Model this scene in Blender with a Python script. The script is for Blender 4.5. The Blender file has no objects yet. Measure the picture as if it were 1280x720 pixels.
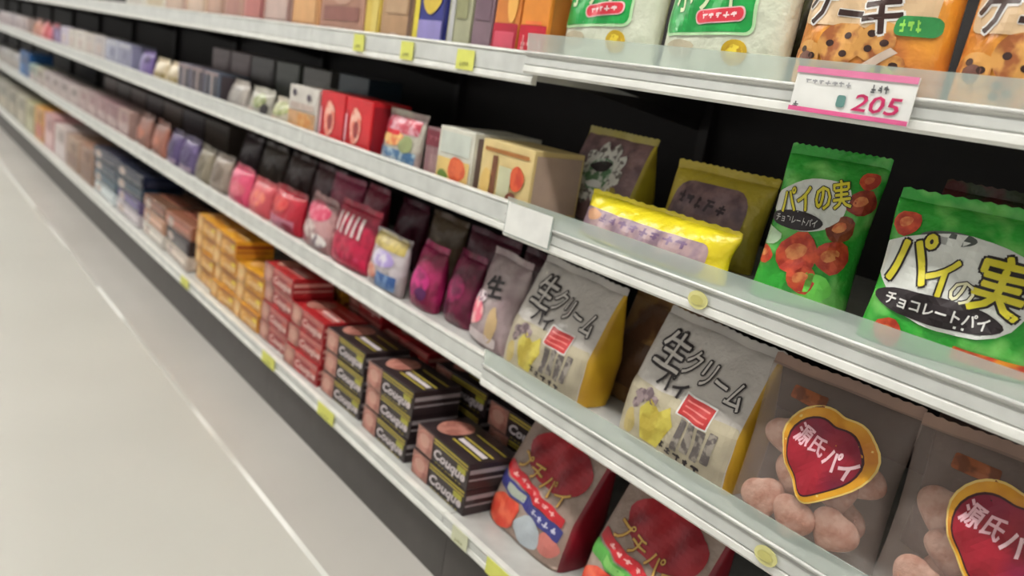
import bpy, bmesh, math, random
from mathutils import Matrix, Vector, Euler

scene = bpy.context.scene
COL = scene.collection
random.seed(7)

# ------------------------------------------------------------------ camera, world, light, exposure
cam_data = bpy.data.cameras.new('camera')
cam = bpy.data.objects.new('camera', cam_data)
COL.objects.link(cam)
cam_data.sensor_width = 36.0
cam_data.lens = 30.375
cam_data.clip_start = 0.02
cam.matrix_world = Matrix((
    (0.58489819, -0.28046925, 0.76107234, 0.0),
    (0.79681077, 0.02329341, -0.60377978, -0.9),
    (0.15161369, 0.95958033, 0.23710519, 0.946),
    (0, 0, 0, 1)))
cam_data.dof.use_dof = True
cam_data.dof.focus_distance = 1.05
cam_data.dof.aperture_fstop = 3.6
scene.camera = cam

world = bpy.data.worlds.new('shop_ambient')
scene.world = world
world.use_nodes = True
world.node_tree.nodes['Background'].inputs[0].default_value = (1.0, 0.97, 0.93, 1)
world.node_tree.nodes['Background'].inputs[1].default_value = 0.58
LAMP_STRENGTH = 68.0

vs = scene.view_settings
vs.view_transform = 'Standard'
vs.look = 'None'
vs.gamma = 1.0
vs.use_curve_mapping = False
vs.exposure = 0.0

# ------------------------------------------------------------------ helpers
def lin(c):
    out = []
    for v in c[:3]:
        v /= 255.0
        out.append(v / 12.92 if v <= 0.04045 else ((v + 0.055) / 1.055) ** 2.4)
    return (*out, 1.0)

MATS = {}
def mat(c, rough=0.4, c2=None, scale=20.0, lo=0.45, hi=0.55, bump=0.0, bscale=40.0, metal=0.0, spec=0.5, detail=2.0):
    key = (tuple(c), rough, None if c2 is None else tuple(c2), scale, lo, hi, bump, bscale, metal, spec, detail)
    if key in MATS:
        return MATS[key]
    m = bpy.data.materials.new('paint_%d_%d_%d' % tuple(c[:3]))
    m.use_nodes = True
    nt = m.node_tree
    b = nt.nodes['Principled BSDF']
    b.inputs['Roughness'].default_value = rough
    b.inputs['Metallic'].default_value = metal
    b.inputs['Specular IOR Level'].default_value = spec
    tc = nt.nodes.new('ShaderNodeTexCoord')
    n = nt.nodes.new('ShaderNodeTexNoise')
    n.inputs['Scale'].default_value = scale
    n.inputs['Detail'].default_value = detail
    nt.links.new(tc.outputs['Object'], n.inputs['Vector'])
    r = nt.nodes.new('ShaderNodeValToRGB')
    if c2 is None:
        c2 = tuple(max(0, v * 0.93 - 2) for v in c)
        r.color_ramp.elements[0].position = 0.3
        r.color_ramp.elements[1].position = 0.7
    else:
        r.color_ramp.elements[0].position = lo
        r.color_ramp.elements[1].position = hi
    r.color_ramp.elements[0].color = lin(c)
    r.color_ramp.elements[1].color = lin(c2)
    nt.links.new(n.outputs['Fac'], r.inputs['Fac'])
    nt.links.new(r.outputs['Color'], b.inputs['Base Color'])
    if bump:
        nb = nt.nodes.new('ShaderNodeTexNoise')
        nb.inputs['Scale'].default_value = bscale
        nb.inputs['Detail'].default_value = 3
        nt.links.new(tc.outputs['Object'], nb.inputs['Vector'])
        bp = nt.nodes.new('ShaderNodeBump')
        bp.inputs['Strength'].default_value = bump
        bp.inputs['Distance'].default_value = 0.01
        nt.links.new(nb.outputs['Fac'], bp.inputs['Height'])
        nt.links.new(bp.outputs['Normal'], b.inputs['Normal'])
    MATS[key] = m
    return m

def film_mat(name, tint, opacity, rough=0.15):
    m = bpy.data.materials.new(name)
    m.use_nodes = True
    nt = m.node_tree
    b = nt.nodes['Principled BSDF']
    b.inputs['Base Color'].default_value = lin(tint)
    b.inputs['Roughness'].default_value = rough
    tr = nt.nodes.new('ShaderNodeBsdfTransparent')
    mx = nt.nodes.new('ShaderNodeMixShader')
    mx.inputs[0].default_value = opacity
    nt.links.new(tr.outputs[0], mx.inputs[1])
    nt.links.new(b.outputs[0], mx.inputs[2])
    nt.links.new(mx.outputs[0], nt.nodes['Material Output'].inputs['Surface'])
    return m

def tag(o, label=None, cat=None, group=None, kind=None):
    if label: o['label'] = label
    if cat: o['category'] = cat
    if group: o['group'] = group
    if kind: o['kind'] = kind
    return o

def empty(name, loc=(0, 0, 0), rot=(0, 0, 0)):
    o = bpy.data.objects.new(name, None)
    o.empty_display_size = 0.05
    o.location = loc
    o.rotation_euler = rot
    COL.objects.link(o)
    return o

def mesh_obj(name, verts, faces, m, parent=None, smooth=False):
    me = bpy.data.meshes.new(name)
    me.from_pydata(verts, [], faces)
    me.update()
    if smooth:
        me.polygons.foreach_set('use_smooth', [True] * len(me.polygons))
    me.materials.append(m)
    o = bpy.data.objects.new(name, me)
    COL.objects.link(o)
    if parent: o.parent = parent
    return o

def bm_obj(name, bm, m, parent=None, smooth=False):
    me = bpy.data.meshes.new(name)
    bmesh.ops.recalc_face_normals(bm, faces=bm.faces)
    bm.to_mesh(me)
    bm.free()
    if smooth:
        me.polygons.foreach_set('use_smooth', [True] * len(me.polygons))
    me.materials.append(m)
    o = bpy.data.objects.new(name, me)
    COL.objects.link(o)
    if parent: o.parent = parent
    return o

def add_box(bm, x0, x1, y0, y1, z0, z1, bev=0.0):
    r = bmesh.ops.create_cube(bm, size=1.0)
    for v in r['verts']:
        v.co = Vector((x0 + (v.co.x + .5) * (x1 - x0), y0 + (v.co.y + .5) * (y1 - y0), z0 + (v.co.z + .5) * (z1 - z0)))
    if bev:
        es = list({e for v in r['verts'] for e in v.link_edges})
        bmesh.ops.bevel(bm, geom=es, offset=bev, segments=2, affect='EDGES', profile=0.5)

def box_obj(name, x0, x1, y0, y1, z0, z1, m, parent=None, bev=0.0):
    bm = bmesh.new()
    add_box(bm, x0, x1, y0, y1, z0, z1, bev)
    return bm_obj(name, bm, m, parent)

def extrude_x(name, prof, x0, x1, m, parent=None):
    """closed profile in (y, z) swept along x"""
    n = len(prof)
    vs_ = [(x0, y, z) for y, z in prof] + [(x1, y, z) for y, z in prof]
    fs = [tuple(range(n))[::-1], tuple(range(n, 2 * n))]
    fs += [(i, (i + 1) % n, n + (i + 1) % n, n + i) for i in range(n)]
    bm = bmesh.new()
    bv = [bm.verts.new(v) for v in vs_]
    for f in fs: bm.faces.new([bv[i] for i in f])
    return bm_obj(name, bm, m, parent)

def copy_tree(o, parent=None):
    c = o.copy()
    COL.objects.link(c)
    c.parent = parent
    for ch in list(o.children):
        copy_tree(ch, c)
    return c

# ---- 2D print shapes: (verts2d, faces)
def rect(cx, cz, w, h, r=0.0, rot=0.0):
    pts = []
    if r <= 0:
        pts = [(-w/2, -h/2), (w/2, -h/2), (w/2, h/2), (-w/2, h/2)]
    else:
        r = min(r, w/2 - 1e-5, h/2 - 1e-5)
        for (sx, sz, a0) in ((1, -1, -90), (1, 1, 0), (-1, 1, 90), (-1, -1, 180)):
            for k in range(5):
                a = math.radians(a0 + k * 22.5)
                pts.append((sx * (w/2 - r) + r * math.cos(a), sz * (h/2 - r) + r * math.sin(a)))
    return place(pts, cx, cz, rot), [tuple(range(len(pts)))]

def place(pts, cx, cz, rot):
    c, s = math.cos(math.radians(rot)), math.sin(math.radians(rot))
    return [(cx + x * c - z * s, cz + x * s + z * c) for x, z in pts]

def ell(cx, cz, rx, rz, rot=0.0, n=20, wob=0.0, seed=0):
    rd = random.Random(seed)
    p1, p2 = rd.random() * 6, rd.random() * 6
    pts = []
    for k in range(n):
        a = 2 * math.pi * k / n
        f = 1 + wob * math.sin(3 * a + p1) + wob * .6 * math.sin(5 * a + p2)
        pts.append((rx * f * math.cos(a), rz * f * math.sin(a)))
    return place(pts, cx, cz, rot), [tuple(range(n))]

def heart(cx, cz, w, h, rot=0.0):
    pts = []
    for k in range(40):
        t = 2 * math.pi * k / 40
        x = 16 * math.sin(t) ** 3
        z = 13 * math.cos(t) - 3.2 * math.cos(2 * t) - 1.2 * math.cos(3 * t) - .6 * math.cos(4 * t)
        x = .55 * x + .45 * 16 * math.sin(t)
        z = .6 * z + .4 * 13.5 * math.cos(t)
        pts.append((x / 32 * w, (z + 1) / 26.5 * h))
    return place(pts, cx, cz, rot), [tuple(range(40))]

def poly(pts):
    return list(pts), [tuple(range(len(pts)))]

def merge(*shapes):
    V, F = [], []
    for v, f in shapes:
        o = len(V)
        V += list(v)
        F += [tuple(i + o for i in ff) for ff in f]
    return V, F

TXT = {}
def raw_text(body, off, shear):
    key = (body, off, shear)
    if key in TXT: return TXT[key]
    cu = bpy.data.curves.new('lettering', 'FONT')
    cu.body = body
    cu.resolution_u = 2
    cu.offset = off
    cu.shear = shear
    cu.align_x = 'LEFT'
    o = bpy.data.objects.new('lettering', cu)
    COL.objects.link(o)
    bpy.context.view_layer.update()
    dg = bpy.context.evaluated_depsgraph_get()
    me = bpy.data.meshes.new_from_object(o.evaluated_get(dg))
    V = [(v.co.x, v.co.y) for v in me.vertices]
    F = [tuple(p.vertices) for p in me.polygons]
    bpy.data.meshes.remove(me)
    bpy.data.objects.remove(o)
    bpy.data.curves.remove(cu)
    TXT[key] = (V, F)
    return V, F

def text(body, cx, cz, w, h, rot=0.0, off=0.0, shear=0.0):
    V0, _ = raw_text(body, 0.0, shear)
    V, F = raw_text(body, off, shear)
    xs = [v[0] for v in V0]; zs = [v[1] for v in V0]
    x0, x1, z0, z1 = min(xs), max(xs), min(zs), max(zs)
    sx, sz = w / (x1 - x0), h / (z1 - z0)
    pts = [((x - (x0 + x1) / 2) * sx, (z - (z0 + z1) / 2) * sz) for x, z in V]
    return place(pts, cx, cz, rot), F

def dashes(cx, cz, w, n, th, rot=0.0, seed=0):
    """illegible small print: a row of short strokes"""
    rd = random.Random(seed)
    out = []
    step = w / n
    c, s = math.cos(math.radians(rot)), math.sin(math.radians(rot))
    for k in range(n):
        dx = -w / 2 + (k + .5) * step
        px, pz = cx + dx * c, cz + dx * s
        out.append(rect(px, pz + th * rd.uniform(-.3, .3), step * rd.uniform(.5, .85), th * .26, 0, rot))
        out.append(rect(px + step * rd.uniform(-.2, .2), pz, step * .2, th * rd.uniform(.8, 1.15), 0, rot + rd.uniform(-12, 12)))
        out.append(rect(px + step * rd.uniform(-.1, .1), pz + th * rd.uniform(-.5, .5), step * rd.uniform(.3, .7), th * .22, 0, rot))
    return merge(*out)

class Thing:
    def print_on(self, shape, m, name='print_panel', layer=1, face='front', parent=None):
        V, F = shape
        bm = bmesh.new()
        bv = [bm.verts.new((x, z, 0)) for x, z in V]
        for f in F:
            try: bm.faces.new([bv[i] for i in f])
            except ValueError: pass
        if self.curved:
            xs = [v[0] for v in V]; zs = [v[1] for v in V]
            for ax, lo_, hi_ in ((0, min(xs), max(xs)), (1, min(zs), max(zs))):
                st = 0.008
                k = math.floor(lo_ / st) + 1
                while k * st < hi_:
                    no = Vector((1, 0, 0)) if ax == 0 else Vector((0, 1, 0))
                    bmesh.ops.bisect_plane(bm, geom=bm.verts[:] + bm.edges[:] + bm.faces[:], plane_co=no * (k * st), plane_no=no, dist=1e-6)
                    k += 1
        for v in bm.verts:
            v.co = Vector(self.mapto(face, v.co.x, v.co.y, 0.0011 + layer * 0.0004))
        me = bpy.data.meshes.new(name)
        bm.to_mesh(me)
        bm.free()
        me.materials.append(m)
        o = bpy.data.objects.new(name, me)
        COL.objects.link(o)
        o.parent = parent or self.root
        return o

class Box(Thing):
    """upright or flat carton; origin at the centre of its base"""
    curved = False
    def __init__(s, name, label, cat, X0, X1, yf, z, h, d, m, group=None, rotz=0.0, bev=0.0015):
        s.w, s.h, s.d = X1 - X0, h, d
        s.root = empty(name, ((X0 + X1) / 2, yf + d / 2, z), (0, 0, rotz))
        tag(s.root, label, cat, group)
        s.body = box_obj('carton', -s.w/2, s.w/2, -d/2, d/2, 0, h, m, s.root, bev)
    def mapto(s, face, p, q, e):
        if face == 'front': return (p, -s.d/2 - e, q)
        if face == 'right': return (s.w/2 + e, p, q)
        return (p, q, s.h + e)

class Bag(Thing):
    """soft bag; kind 'pillow' sealed at both ends, 'sit' heavier at the bottom, 'stand' with side gussets"""
    curved = True
    def __init__(s, name, label, cat, X, yc, z, w, h, T, m, kind='sit', lean=0.0, roll=0.0, rotz=0.0, group=None,
                 gusset=None, seal=None, seal_h=0.012, exp=None, wr=0.0025, phase=0.0, lefttoo=True, na=72, nv=36):
        s.w, s.h, s.T, s.kind = w, h, T, kind
        s.m = exp or {'pillow': 2.0, 'sit': 2.2, 'stand': 4.5}[kind]
        s.wr, s.ph = wr, phase
        s.tl = math.tan(math.radians(lean))
        s.tr = math.tan(math.radians(roll))
        s.root = empty(name, (X, yc, z + .001), (0, 0, math.radians(rotz)))
        tag(s.root, label, cat, group)
        rings = []
        for j in range(nv + 1):
            v = j / nv
            pz = v * h
            a = s.a(v)
            ring = []
            for k in range(na):
                t = 2 * math.pi * k / na
                ct, st = math.cos(t), math.sin(t)
                x = a * ct
                y = s.half(x, pz)
                ring.append((x + pz * s.tr, (-y if st > 0 else y) + pz * s.tl, pz))
            rings.append(ring)
        V = [p for r in rings for p in r]
        Fb, Fg, Fl = [], [], []
        for j in range(nv):
            for k in range(na):
                f = (j * na + k, (j + 1) * na + k, (j + 1) * na + (k + 1) % na, j * na + (k + 1) % na)
                mx = sum(V[i][0] - V[i][2] * s.tr for i in f) / 4 / s.a((j + .5) / nv)
                my = sum(V[i][1] - V[i][2] * s.tl for i in f) / 4
                if gusset and (mx > .93 or (mx > .8 and my > 0)): Fg.append(f)
                elif gusset and lefttoo and mx < -.96: Fl.append(f)
                else: Fb.append(f)
        Fb.append(tuple(range(na)))
        Fb.append(tuple(range(nv * na, nv * na + na))[::-1])
        def emit(nm, F, mm):
            bm = bmesh.new()
            used = sorted({i for f in F for i in f})
            mp = {i: bm.verts.new(V[i]) for i in used}
            for f in F: bm.faces.new([mp[i] for i in f])
            return bm_obj(nm, bm, mm, s.root, True)
        s.body = emit('film', Fb, m)
        if gusset: emit('side_gusset', Fg, gusset)
        if Fl: emit('side_gusset', Fl, gusset)
        # crimped seal fins
        def fin(nm, z0, z1, a, mm):
            n = 30
            V2, F2 = [], []
            for side in (0, 1):
                for row in range(3):
                    for i in range(n + 1):
                        x = -a + 2 * a * i / n
                        zz = z0 + (z1 - z0) * row / 2
                        if row == 2: zz += (.0015 if i % 2 else -.0005) * (1 if z1 > z0 else -1)
                        y = .0022 * math.sin(x * 55 + s.ph) * (.4 + row * .6) + (.0006 if side else -.0006) + zz * s.tl
                        V2.append((x + zz * s.tr, y, zz))
            for side in (0, 1):
                o = side * 3 * (n + 1)
                for row in range(2):
                    for i in range(n):
                        q = o + row * (n + 1) + i
                        F2.append((q, q + 1, q + n + 2, q + n + 1))
            return mesh_obj(nm, V2, F2, mm, s.root, True)
        fin('top_seal', h - .003, h + seal_h, s.a(1.0) * .995, seal or m)
        if kind == 'pillow': fin('bottom_seal', .003, -seal_h * .4, s.a(0.0) * .99, seal or m)
    def a(s, v):
        if s.kind == 'stand': return s.w / 2 * (1 - .03 * v)
        if s.kind == 'pillow': return s.w / 2 * (1 - .07 * (4 * v * (1 - v)))
        return s.w / 2 * (1 - .05 * math.sin(math.pi * min(1, v * 1.1)) + .0 * v)
    def b(s, v):
        v = min(max(v, 0), 1)
        if s.kind == 'stand': return max(s.T * min(1, (1 - v) * 1.7) ** .75 * (.9 + .1 * min(1, v * 6)), .0012)
        if s.kind == 'pillow': return max(s.T * (4 * v * (1 - v)) ** .5, .0012)
        return max(s.T * 1.45 * (1 - v) ** .55 * (v + .05) ** .33, .0012)
    def half(s, px, pz):
        v = min(max(pz / s.h, 0), 1)
        u = min(abs(px) / s.a(v), 1.0)
        env = (1 - u ** s.m) ** (1 / s.m)
        e2 = (1 - u ** 4) * min(1, 4 * v * (1 - v) + .12)
        w1 = s.wr * e2 * (math.sin(px * 70 + s.ph + 30 * pz) * math.sin(pz * 48 + s.ph * 2) + .5 * math.sin(px * 130 - pz * 90 + s.ph))
        k = (1 - min(1, (1 - v) * 5)) * .5
        w2 = .002 * k * math.sin(px * 150 + s.ph)
        return max(s.b(v) * env + w1 + w2 * e2, 0.0)
    def mapto(s, face, p, q, e):
        lim = s.a(min(max(q / s.h, 0), 1)) * .985
        p = max(-lim, min(lim, p))
        return (p + q * s.tr, -s.half(p, q) - e + q * s.tl, q)

# ------------------------------------------------------------------ palette
WHITE = mat((226, 226, 220), .35)
LIPW = mat((238, 238, 232), .3)
CHAN = mat((214, 216, 212), .3)
BEAD = mat((240, 240, 236), .2)
DECK = mat((196, 196, 192), .35)
BACK = mat((34, 30, 30), .6)
KICK = mat((72, 68, 66), .45)
POST = mat((40, 36, 36), .5)
GUARD = film_mat('clear_guard', (205, 220, 212), .38, .12)
CLEAR = film_mat('clear_bag_film', (178, 160, 152), .26, .16)
INK = mat((40, 30, 34), .4)
PAPERW = mat((238, 236, 232), .4)
TAGY = mat((226, 228, 110), .45)
TAGW = mat((240, 240, 236), .4)

# ------------------------------------------------------------------ setting: floor, ceiling, lamps
def floor_mat():
    m = mat((196, 194, 186), .32, (186, 184, 176), 1.2, .35, .7, spec=.4)
    return m
fl = box_obj('floor', -17, 4, -4.5, .6, -.05, 0, floor_mat())
tag(fl, kind='structure')
pale_line_m = mat((198, 197, 190), .22, (250, 250, 246), 2.3, .46, .54, spec=.6, detail=0)
sm = box_obj('pale_line', -17, 4, -.226, -.214, 0, .0012, pale_line_m, fl, .0005)  # thin raised pale line along the floor, whiter in patches
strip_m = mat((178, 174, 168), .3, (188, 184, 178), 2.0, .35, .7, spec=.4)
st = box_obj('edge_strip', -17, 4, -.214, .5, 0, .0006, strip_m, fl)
ce = box_obj('ceiling', -17, 4, -4.5, 2.5, 2.9, 2.95, mat((225, 225, 220), .8))
tag(ce, kind='structure')

lamp_m = bpy.data.materials.new('fluorescent_glow')
lamp_m.use_nodes = True
_b = lamp_m.node_tree.nodes['Principled BSDF']
_b.inputs['Emission Color'].default_value = (1.0, .98, .94, 1)
_b.inputs['Emission Strength'].default_value = LAMP_STRENGTH
for i in range(9):
    x = -11.2 + i * 1.6
    r = empty('ceiling_lamp', (x, -1.0, 2.9))
    tag(r, 'long white fluorescent ceiling lamp above the aisle', 'lamp', 'ceiling lamps above the aisle')
    box_obj('housing', -.64, .64, -.09, .09, -.06, 0, WHITE, r, .006)
    for s in (-1, 1):
        bm = bmesh.new()
        bmesh.ops.create_cone(bm, cap_ends=True, segments=10, radius1=.019, radius2=.019, depth=1.2,
                              matrix=Matrix.Translation((0, s * .045, -.085)) @ Matrix.Rotation(math.pi / 2, 4, 'Y'))
        bm_obj('tube', bm, lamp_m, r, True)

# ------------------------------------------------------------------ shelving bays
Z1, Z2, Z3 = .147, .431, .708           # deck tops
def deck4(bay_right): return .983 if bay_right else .963
BAYS = [(-.27 + .9 * k, -.27 + .9 * (k + 1)) for k in range(-14, 1)]
ORD = ['nearest the camera', 'second from the camera', 'third from the camera', 'fourth from the camera', 'fifth from the camera',
       'sixth from the camera', 'seventh from the camera', 'eighth from the camera', 'ninth from the camera', 'tenth from the camera']
for bi, (x0, x1) in enumerate(BAYS):
    near = x0 > -1.3
    k = len(BAYS) - 1 - bi
    r = empty('shelving_bay', ((x0 + x1) / 2, .2, 0))
    hw = .45
    lab = 'white supermarket shelving bay with dark back panel, '
    if x0 > -.5: lab += 'at the far right edge of the photo'
    else: lab += ['', 'holding the green bags', 'holding the black boxes', 'holding the red and pink packs', 'holding the orange and purple packs',
                  'fourth bay left of the green bags', 'fifth bay left of the green bags', 'sixth bay left of the green bags',
                  'seventh bay left of the green bags', 'eighth bay left of the green bags', 'ninth bay left of the green bags', 'tenth bay left of the green bags', 'eleventh bay left of the green bags', 'twelfth bay left of the green bags', 'farthest away at the left'][k]
    tag(r, lab, 'shelving', 'shelving bays along the aisle')
    Y = -.2
    def bx(nm, xa, xb, ya, yb, za, zb, m, p=r, bev=0.0): return box_obj(nm, xa, xb, ya + Y, yb + Y, za, zb, m, p, bev)
    bx('back_panel', -hw + .001, hw - .001, .452, .462, .0, 1.4, BACK)
    bx('upright', -hw + .001, -hw + .025, .43, .452, 0, 1.42, POST)
    bx('kick_plate', -hw + .0005, hw - .0005, -.032, -.02, .001, .118, KICK)
    # decks
    def shelf(nm, deck, yf, lipb, lipt, guard):
        d = bx(nm, -hw + .001, hw - .001, yf + .012, .45, deck - .022, deck, DECK)
        prof = [(yf + .012, lipb), (yf + .003, lipb), (yf, lipb + .004), (yf + .001, lipb + .012), (yf + .004, lipb + .014),
                (yf + .004, lipt - .006), (yf, lipt - .004), (yf + .001, lipt), (yf + .012, lipt)]
        l = extrude_x('front_lip', [(y + Y, z) for y, z in prof], -hw + .0008, hw - .0008, LIPW, d)
        extrude_x('ticket_channel', [(yf + .0035 + Y, lipb + .0145), (yf + .0015 + Y, lipb + .016), (yf + .0015 + Y, lipt - .0085), (yf + .0035 + Y, lipt - .0065)],
                  -hw + .001, hw - .001, CHAN, d)
        if guard:
            extrude_x('clear_guard', [(yf + .004 + Y, lipt), (yf + .0025 + Y, lipt + .001), (yf - .001 + Y, lipt + guard), (yf + .0015 + Y, lipt + guard)],
                      -hw + .002, hw - .002, GUARD, d)
            bm = bmesh.new()
            bmesh.ops.create_cone(bm, cap_ends=True, segments=8, radius1=.0022, radius2=.0022, depth=2 * hw - .004,
                                  matrix=Matrix.Translation((0, yf + Y - .0005, lipt)) @ Matrix.Rotation(math.pi / 2, 4, 'Y'))
            bm_obj('bead', bm, BEAD, d, True)
        for s in (-1, 1):
            extrude_x('bracket', [(.1 + Y, deck - .023), (.45 + Y, deck - .023), (.45 + Y, deck - .07), (.2 + Y, deck - .035)],
                      s * (hw - .006) - .0015, s * (hw - .006) + .0015, POST, d)
    if near:
        shelf('shelf', .983, -.022, .951, .985, .03)
        shelf('shelf', Z3, -.012, .678, .716, .03)
        shelf('shelf', Z2, -.012, .401, .441, .03)
    else:
        shelf('shelf', .963, 0, .934, .988, 0)
        shelf('shelf', Z3, 0, .681, .735, 0)
        shelf('shelf', Z2, 0, .402, .452, 0)
    shelf('base_deck', Z1, -.05, .116, .152, 0)

# ------------------------------------------------------------------ hero bags, right-hand bay
def soft(c, rough=.28, c2=None, scale=20, lo=.45, hi=.55, bump=.55, bscale=38):
    return mat(c, rough, c2, scale, lo, hi, bump, bscale)

GREEN = soft((50, 164, 54), .24, (128, 208, 104), 20, .5, .66)
YEL = mat((240, 226, 60), .35)
DKR = mat((74, 26, 30), .4)
RED = mat((206, 52, 44), .35)
BRN = mat((150, 74, 40), .4, (112, 46, 30), 60, .4, .6)
GRNP = mat((44, 140, 60), .35)

def fat(s, cx, cz, w, h, rot, r, n=8, shear=0.0):
    V, F = text(s, cx, cz, w, h, rot, 0.0, shear)
    return merge((V, F), *[([(x + r * math.cos(2 * math.pi * k / n), z + r * math.sin(2 * math.pi * k / n)) for x, z in V], F) for k in range(n)])

def outlined(b, s, cx, cz, w, h, rot, fill, line, off=.045, lay=4, shear=0, inner=.012):
    size = math.sqrt(w / max(1, len(s)) * h)
    b.print_on(fat(s, cx, cz, w, h, rot, (inner + off) * size * .62, 8, shear), line, 'lettering_outline', lay)
    b.print_on(fat(s, cx, cz, w, h, rot, inner * size * .8, 6, shear), fill, 'lettering', lay + 1)

def cookie(b, cx, cz, r, seed, lay=2, m=None, m2=None):
    b.print_on(ell(cx, cz, r * 1.1, r, 20 * seed, 14, .06, seed), m or mat((214, 84, 50), .4, (176, 52, 34), 70, .4, .6), 'printed_picture', lay)
    b.print_on(ell(cx - r * .1, cz + r * .1, r * .55, r * .4, 30, 12, .05, seed + 3), m2 or mat((232, 150, 92), .4, (210, 100, 60), 90, .4, .6), 'printed_picture', lay + 1)

def green_bag(X, yc, w, h, T, lean, roll, rotz, label, big, phase):
    b = Bag('chocolate_pie_bag', label, 'bag', X, yc, Z3, w, h, T, GREEN, 'sit', lean, roll, rotz, 'green pie bags on the second shelf', phase=phase, wr=.0055)
    wh = mat((236, 238, 232), .32)
    if big:
        b.print_on(ell(-.018, .09, .088, .054, -2, 28, .06, 2), wh, 'white_cloud', 2)
        outlined(b, 'パ', -.07, .106, .046, .056, 6, YEL, INK, .09, inner=.035)
        outlined(b, 'イ', -.033, .094, .03, .042, 0, YEL, INK, .09, inner=.035)
        outlined(b, 'の', -.008, .082, .024, .024, 0, mat((244, 240, 200), .35), INK, .09, inner=.02)
        outlined(b, '実', .026, .098, .05, .062, -2, YEL, INK, .09, inner=.035)
        b.print_on(ell(-.028, .056, .07, .0165, -1, 24), INK, 'name_pill', 4)
        b.print_on(fat('チョコレートパイ', -.028, .056, .11, .014, -1, .0004, 4), PAPERW, 'lettering', 8)
        b.print_on(rect(.045, .014, .09, .016, .002, -3), mat((236, 150, 40), .4, (206, 70, 40), 40, .45, .6), 'orange_band', 2)
        cookie(b, -.088, .142, .014, 1); cookie(b, .086, .128, .014, 4); cookie(b, .088, .03, .014, 5); cookie(b, -.07, .018, .016, 6)
        b.print_on(ell(-.04, .135, .03, .008, 6), mat((90, 96, 92), .4), 'printed_picture', 2)
    else:
        b.print_on(ell(-.014, .135, .048, .034, 14, 28, .06, 2), wh, 'white_cloud', 2)
        outlined(b, 'パイ', -.034, .138, .036, .032, 16, YEL, INK, .08, inner=.03)
        outlined(b, 'の実', .008, .151, .042, .036, 20, YEL, INK, .08, inner=.03)
        b.print_on(ell(-.026, .112, .034, .0125, 2, 24), INK, 'name_pill', 4)
        b.print_on(text('チョコレートパイ', -.026, .112, .054, .01, 2), PAPERW, 'lettering', 5)
        cookie(b, .045, .176, .011, 1); cookie(b, .044, .148, .016, 2, m=mat((176, 70, 40), .4, (140, 44, 30), 60, .4, .6))
        cookie(b, .03, .112, .016, 3, m=BRN)
        cookie(b, -.012, .07, .026, 4); cookie(b, .03, .075, .02, 5); cookie(b, .002, .04, .018, 6); cookie(b, -.055, .06, .012, 7)
        b.print_on(ell(.02, .03, .02, .022, 10, 16, .1, 3), mat((120, 224, 90), .25), 'printed_picture', 2)  # bright green highlight painted low on the bag front
        b.print_on(ell(-.055, .085, .016, .012, 0, 14, .1, 8), mat((200, 228, 190), .3), 'printed_picture', 2)
    return b

green_bag(-.652, .1, .126, .195, .04, 3, 3, 24, 'green chocolate pie bag standing upright beside the flopped yellow bag', False, .4)
green_bag(-.435, .095, .215, .168, .05, 6, 2, 18, 'wide green chocolate pie bag slumped low at the right end of its shelf', True, 2.1)
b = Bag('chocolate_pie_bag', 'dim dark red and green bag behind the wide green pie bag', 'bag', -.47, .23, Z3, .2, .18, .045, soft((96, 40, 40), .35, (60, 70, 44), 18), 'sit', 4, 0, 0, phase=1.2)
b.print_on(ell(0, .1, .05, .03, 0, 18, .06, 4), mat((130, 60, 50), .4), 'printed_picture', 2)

# flopped yellow bag and the two bags behind it
YBAG = soft((238, 222, 40), .25, (222, 200, 36), 12, .4, .7)
MAUV = soft((150, 118, 118), .3, (112, 86, 90), 26, .4, .6)
b = Bag('wafer_bag', 'bright yellow edged bag flopped on its side at the front of the second shelf', 'bag', -.905, .066, Z3, .33, .07, .042, YBAG, 'sit', 12, 1, -3, phase=.7, seal_h=.005)
b.print_on(rect(-.01, .028, .29, .044, .014), mat((176, 148, 150), .35, (140, 116, 130), 40, .42, .58), 'printed_band', 1)
b.print_on(dashes(.0, .04, .2, 8, .011, 0, 3), mat((120, 92, 128), .4), 'small_print', 2)
b.print_on(ell(-.12, .04, .022, .009, 0, 14, .08, 1), mat((214, 160, 120), .4), 'printed_picture', 2)

b = Bag('wafer_bag', 'yellow sided bag with a white and green rosette behind the flopped yellow bag', 'bag', -1.155, .2, Z3, .2, .155, .04, MAUV, 'stand', 5, 0, -4,
        gusset=mat((200, 182, 50), .3, (168, 146, 44), 20, .4, .7), seal=mat((190, 176, 90), .3), phase=2.2)
for k in range(10):
    a = 2 * math.pi * k / 10
    b.print_on(ell(-.002 + .046 * math.cos(a), .088 + .04 * math.sin(a), .019, .015, k * 36, 12, .1, k), mat((226, 224, 216), .35, (120, 112, 106), 90, .52, .6), 'rosette_petal', 2)
b.print_on(ell(-.002, .088, .036, .03, 0, 20, .05), mat((94, 134, 96), .4, (206, 210, 200), 80, .5, .58), 'rosette_centre', 3)
b.print_on(ell(-.002, .102, .028, .01, 8, 16, .08, 2), INK, 'printed_picture', 4)
b.print_on(ell(.0, .07, .022, .007, 0, 16, .08, 5), mat((234, 234, 230), .4), 'printed_picture', 4)
b.print_on(ell(-.055, .045, .02, .018, 0, 14, .1, 6), mat((160, 70, 60), .4, (110, 40, 40), 60, .45, .55), 'printed_picture', 2)
b.print_on(ell(.055, .05, .016, .022, 0, 14, .1, 9), mat((160, 140, 50), .4), 'printed_picture', 2)

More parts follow.
